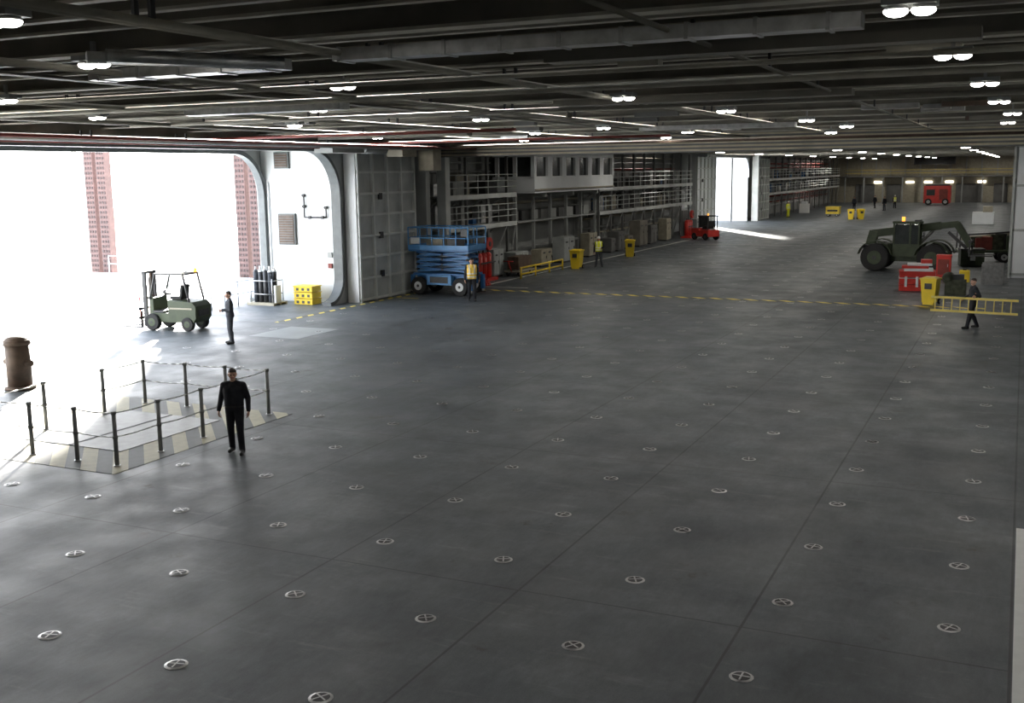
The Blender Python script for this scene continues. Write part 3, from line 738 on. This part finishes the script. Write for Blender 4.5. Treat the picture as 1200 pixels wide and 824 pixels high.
def person(name,loc,facing,top='navy',bottom='navyt',vest=None,pose=None,hat=None,height=1.78,headyaw=0.0,belt=False,vox=.013):
    J=dict(sl=(.185,.01,1.43),sr=(-.185,.01,1.43),el=(.245,.03,1.14),er=(-.245,.03,1.14),wl=(.265,-.04,.90),wr=(-.265,-.04,.90),
           hl=(.09,0,.93),hr=(-.09,0,.93),kl=(.11,-.02,.51),kr=(-.11,-.02,.51),al=(.125,.02,.10),ar=(-.125,.02,.10),
           hdl=(0,-.15,-1),hdr=(0,-.15,-1),curl=.5)
    if pose: J.update(pose)
    V3=lambda p:np.array(p,float)
    P=[]
    for s,S in ((1,'l'),(-1,'r')):
        P+= [((s*.07,0,.95),(s*.085,0,1.12),.128,.118,'hip' ),((s*.085,0,1.10),(s*.098,0,1.34),.116,.120,'torso'),
             ((s*.06,-.025,1.10),(s*.07,-.03,1.33),.108,.105,'torso'),((s*.10,.0,1.34),tuple(V3(J['s'+S])+V3((-s*.02,0,0))),.105,.080,'torso'),
             ((s*.03,.01,1.47),(s*.12,.01,1.455),.062,.066,'torso'),
             (J['s'+S],J['e'+S],.074,.060,'sleeve'),(J['e'+S],J['w'+S],.060,.046,'sleeve'),
             (J['h'+S],J['k'+S],.106,.078,'leg'),(J['k'+S],J['a'+S],.076,.064,'leg'),
             (tuple(V3(J['k'+S])*.7+V3(J['a'+S])*.3+V3((0,.02,0))),tuple(V3(J['k'+S])*.45+V3(J['a'+S])*.55+V3((0,.015,0))),.068,.064,'leg')]
        ax,ay,az=J['a'+S]
        P+= [((ax,ay+.03,az-.045),(ax+s*.02,ay-.16,az-.055),.052,.042,'shoe'),((ax,ay,az),(ax+s*.01,ay-.06,az-.04),.05,.045,'shoe')]
    P+= [((0,.0,.98),(0,0,1.38),.12,.125,'torso'),((0,.05,.95),(0,.05,1.0),.10,.10,'hip'),((0,.005,1.45),(0,-.01,1.56),.062,.056,'neck'),((0,.012,1.47),(0,.005,1.505),.075,.068,'torso')]
    out=[remesh(P,vox,4)]
    hc=np.array((0,-.02,1.655)); cy,sy=math.cos(headyaw),math.sin(headyaw)
    R=lambda p:tuple(hc+np.array((p[0]*cy-p[1]*sy,p[0]*sy+p[1]*cy,p[2])))
    Hh=[]
    def hp(a,c,r1,r2,l): Hh.append((R(a),R(c),r1,r2,l))
    hp((0,.02,.04),(0,-.01,.03),.084,.078,'head'); hp((0,.03,.0),(0,0,-.01),.075,.072,'head'); hp((0,-.02,-.03),(0,-.045,-.07),.058,.04,'head')
    hp((.02,-.04,-.075),(-.02,-.04,-.075),.032,.032,'head'); hp((0,-.07,-.09),(0,-.068,-.085),.02,.02,'head')
    hp((0,-.082,.008),(0,-.103,-.026),.009,.014,'head'); hp((.013,-.085,-.03),(-.013,-.085,-.03),.011,.011,'head')
    hp((.045,-.066,.028),(.012,-.078,.024),.013,.013,'head'); hp((-.045,-.066,.028),(-.012,-.078,.024),.013,.013,'head')
    hp((.02,-.074,-.056),(-.02,-.074,-.056),.012,.012,'lip')
    for s in (1,-1):
        hp((s*.08,.015,.012),(s*.078,.012,-.025),.016,.012,'head'); hp((s*.03,-.076,.002),(s*.031,-.076,.002),.011,.011,'eye')
        hp((s*.045,-.05,-.025),(s*.05,-.045,-.02),.03,.03,'head')
    hp((0,.02,-.04),(0,.01,-.12),.055,.055,'head')
    if not hat:
        hp((0,.025,.05),(0,-.005,.052),.086,.078,'hair'); hp((0,.045,.01),(0,.05,-.02),.068,.055,'hair')
    else:
        hp((0,.02,.07),(0,-.01,.07),.098,.094,'hat'); hp((.05,-.09,.05),(-.05,-.09,.05),.018,.018,'hat')
    out.append(remesh(Hh,.007,3))
    for s,S in ((1,'l'),(-1,'r')):
        w=np.array(J['w'+S],float); d=np.array(J['hd'+S],float); d/=np.linalg.norm(d)
        inw=np.array((-s,0,0),float) if abs(d[0])<.8 else np.array((0,0,-1.))
        n=inw-d*(inw@d); n/=np.linalg.norm(n)
        sd=np.cross(d,n)
        if sd@np.array((0,-1,.3))<0: sd=-sd
        Hd=[]; w0=w+d*.01
        Hd.append((tuple(w-d*.03),tuple(w0+d*.02),.03,.027,'skin'))
        lens=(.068,.078,.072,.056); offs=(.030,.010,-.011,-.031)
        for L,of in zip(lens,offs):
            kn=w0+d*.088+sd*of; Hd.append((tuple(w0+d*.02+sd*of*.7),tuple(kn),.0155,.012,'skin'))
            p=kn; a=J['curl']*.6
            for q,fr in enumerate((.42,.32,.26)):
                dd=d*math.cos(a)+n*math.sin(a); p2=p+dd*L*fr*1.05; Hd.append((tuple(p),tuple(p2),.0092-.0008*q,.0086-.0009*q,'skin')); p=p2; a+=J['curl']
        t0=w0+d*.025+sd*.026; t1=t0+d*.03+sd*.026+n*.008; t2=t1+d*.028+sd*.006+n*.012; t3=t2+d*.022+n*.008
        Hd+=[(tuple(t0),tuple(t1),.015,.012,'skin'),(tuple(t1),tuple(t2),.0115,.0105,'skin'),(tuple(t2),tuple(t3),.0105,.009,'skin')]
        out.append(remesh(Hd,.0055,1))
    mats=[];idx={}
    def mi(k):
        if k not in idx: idx[k]=len(mats); mats.append(M[k])
        return idx[k]
    AV=[];AF=[];AM=[];off=0
    for n_,(V,F,C,Lb) in enumerate(out):
        AV.append(V)
        for f,c,l in zip(F,C,Lb):
            AF.append(tuple(i+off for i in f))
            if l in('torso','hip'):
                k=top if c[2]>1.0 else bottom
                if belt and .985<c[2]<1.02: k='belt'
                if vest and c[2]>.93 and l=='torso' or (vest and l=='hip' and c[2]>.93):
                    k=vest
                    if .99<c[2]<1.04 or 1.12<c[2]<1.17 or (c[2]>1.17 and .085<abs(c[0])<.13): k='refl'
            elif l=='sleeve': k=top
            elif l=='leg': k=bottom
            elif l=='shoe': k='boot'
            elif l=='neck': k='skin'
            elif l=='head': k='skin'
            else: k=l
            AM.append(mi(k))
        off+=len(V)
    me=bpy.data.meshes.new(name); A=np.vstack(AV)
    foot=A[:,2].min(); A[:,2]-=foot; A*=height/1.775
    me.from_pydata(A.tolist(),[],AF)
    for m in mats: me.materials.append(m)
    me.polygons.foreach_set('material_index',AM); me.polygons.foreach_set('use_smooth',[True]*len(AF)); me.update()
    o=bpy.data.objects.new(name,me); COL.objects.link(o); o.location=loc; o.rotation_euler=(0,0,facing)
    return o
walk=dict(kl=(.10,-.10,.52),al=(.10,-.02,.10),kr=(-.10,.02,.51),ar=(-.11,.14,.12),el=(.26,.06,1.15),wl=(.31,-.01,.91),er=(-.26,.02,1.15),wr=(-.30,-.10,.92))
person('crewman',(-14.9,17.8,0),.40,'navy','navyt',pose=dict(sl=(.195,.01,1.43),sr=(-.195,.01,1.43),el=(.27,.07,1.15),er=(-.28,.06,1.15),wl=(.30,-.04,.92),wr=(-.30,-.08,.94),kl=(.12,-.09,.52),al=(.14,-.08,.10),kr=(-.10,.01,.51),ar=(-.12,.12,.11)),belt=True,headyaw=.3,height=1.84,vox=.011)
person('crewman.001',(-25.0,29.9,0),-.75,'greyc','greyc',pose=dict(el=(.25,-.02,1.15),wl=(.10,-.24,1.17),hdl=(-.8,-.5,.1),er=(-.25,-.02,1.15),wr=(-.12,-.22,1.12),hdr=(.7,-.5,.1)),headyaw=.0,height=1.86)
person('dock_worker',(-22.7,44.0,0),.6,'navy','navyt',vest='hiorange',pose=dict(walk),height=1.98)
person('dock_worker.001',(-23.4,62.4,0),.3,'navy','greyc',vest='hivis',hat='hat',pose=dict(kl=(.13,0,.51),al=(.19,.02,.1),kr=(-.12,0,.51),ar=(-.17,.02,.1),el=(.28,.0,1.2),wl=(.17,-.2,1.13),hdl=(-.7,-.5,0)),height=1.85)
person('crewman.002',(-1.45,42.4,0),-1.2,'navy','navyt',pose=dict(kl=(.11,-.12,.53),al=(.12,-.20,.12),kr=(-.11,.03,.52),ar=(-.12,.22,.13),el=(.29,.12,1.18),wl=(.33,-.05,1.24),hdl=(.1,-.3,-1),er=(-.25,-.02,1.16),wr=(-.22,-.22,1.05),hdr=(0,-.8,-.5),curl=1.0),headyaw=.3,height=1.85)
person('dock_worker.002',(-25.6,133,0),1.0,'hivis','hivis',vest='hivis',hat='hat',vox=.02,height=1.9)
person('crewman.003',(-20.8,154,0),.6,'greyc','navyt',vox=.02,height=1.9)
person('crewman.004',(-19.2,163,0),-.6,'navy','navyt',vox=.02,height=1.85,pose=dict(walk))
person('crewman.005',(-16.9,154,0),-.6,'navy','greyc',vox=.02,height=1.9)
person('dock_worker.003',(-16.5,163,0),.6,'navy','navyt',vest='hivis',hat='hat',vox=.02,height=1.85)

b=B()
Lh=1.45
for z in (-.24,.24): b.box((0,0,z),(2*Lh,.06,.08),'ladder')
for x in np.arange(-Lh+.15,Lh,.28): b.cyl((x,0,-.24),(x,0,.24),.02,'ladder',seg=8)
lo=b.done('ladder',(-1.4,42.03,.88)); lo.rotation_euler=(-.2,.02,.03)

# ------------------------------------------------------------------ light
w=bpy.data.worlds.new('World'); scene.world=w; w.use_nodes=True
nt=w.node_tree; bg=nt.nodes['Background']; bg.inputs['Strength'].default_value=9.5
tc=nt.nodes.new('ShaderNodeTexCoord'); sp=nt.nodes.new('ShaderNodeSeparateXYZ'); rp=nt.nodes.new('ShaderNodeValToRGB')
nt.links.new(tc.outputs['Generated'],sp.inputs[0]); nt.links.new(sp.outputs[2],rp.inputs[0]); nt.links.new(rp.outputs[0],bg.inputs[0])
rp.color_ramp.elements[0].color=(1,.99,.97,1); rp.color_ramp.elements[1].color=(.6,.75,1,1)
s=bpy.data.lights.new('sun','SUN'); s.energy=90; s.angle=.05; s.color=(1,.95,.86)
so=bpy.data.objects.new('sun',s); COL.objects.link(so)
so.rotation_euler=Vector((.54,-.84,-.27)).to_track_quat('-Z','Y').to_euler()

# ------------------------------------------------------------------ camera
f,pi_,ya,ro=1268.1,.1647,.4399,-.0134
fw=Vector((-math.sin(ya)*math.cos(pi_),math.cos(ya)*math.cos(pi_),-math.sin(pi_)))
r=Vector((math.cos(ya),math.sin(ya),0)); up=r.cross(fw)
r2=r*math.cos(ro)+up*math.sin(ro); u2=up*math.cos(ro)-r*math.sin(ro)
cd=bpy.data.cameras.new('camera'); cd.sensor_width=36; cd.lens=36*f/1200; cd.clip_start=.1; cd.clip_end=2000
co=bpy.data.objects.new('camera',cd); COL.objects.link(co)
co.matrix_world=Matrix(((r2.x,u2.x,-fw.x,0),(r2.y,u2.y,-fw.y,0),(r2.z,u2.z,-fw.z,5.85),(0,0,0,1)))
scene.camera=co
try:
    scene.view_settings.view_transform='Standard'; scene.view_settings.exposure=0
except Exception as e: print(e)
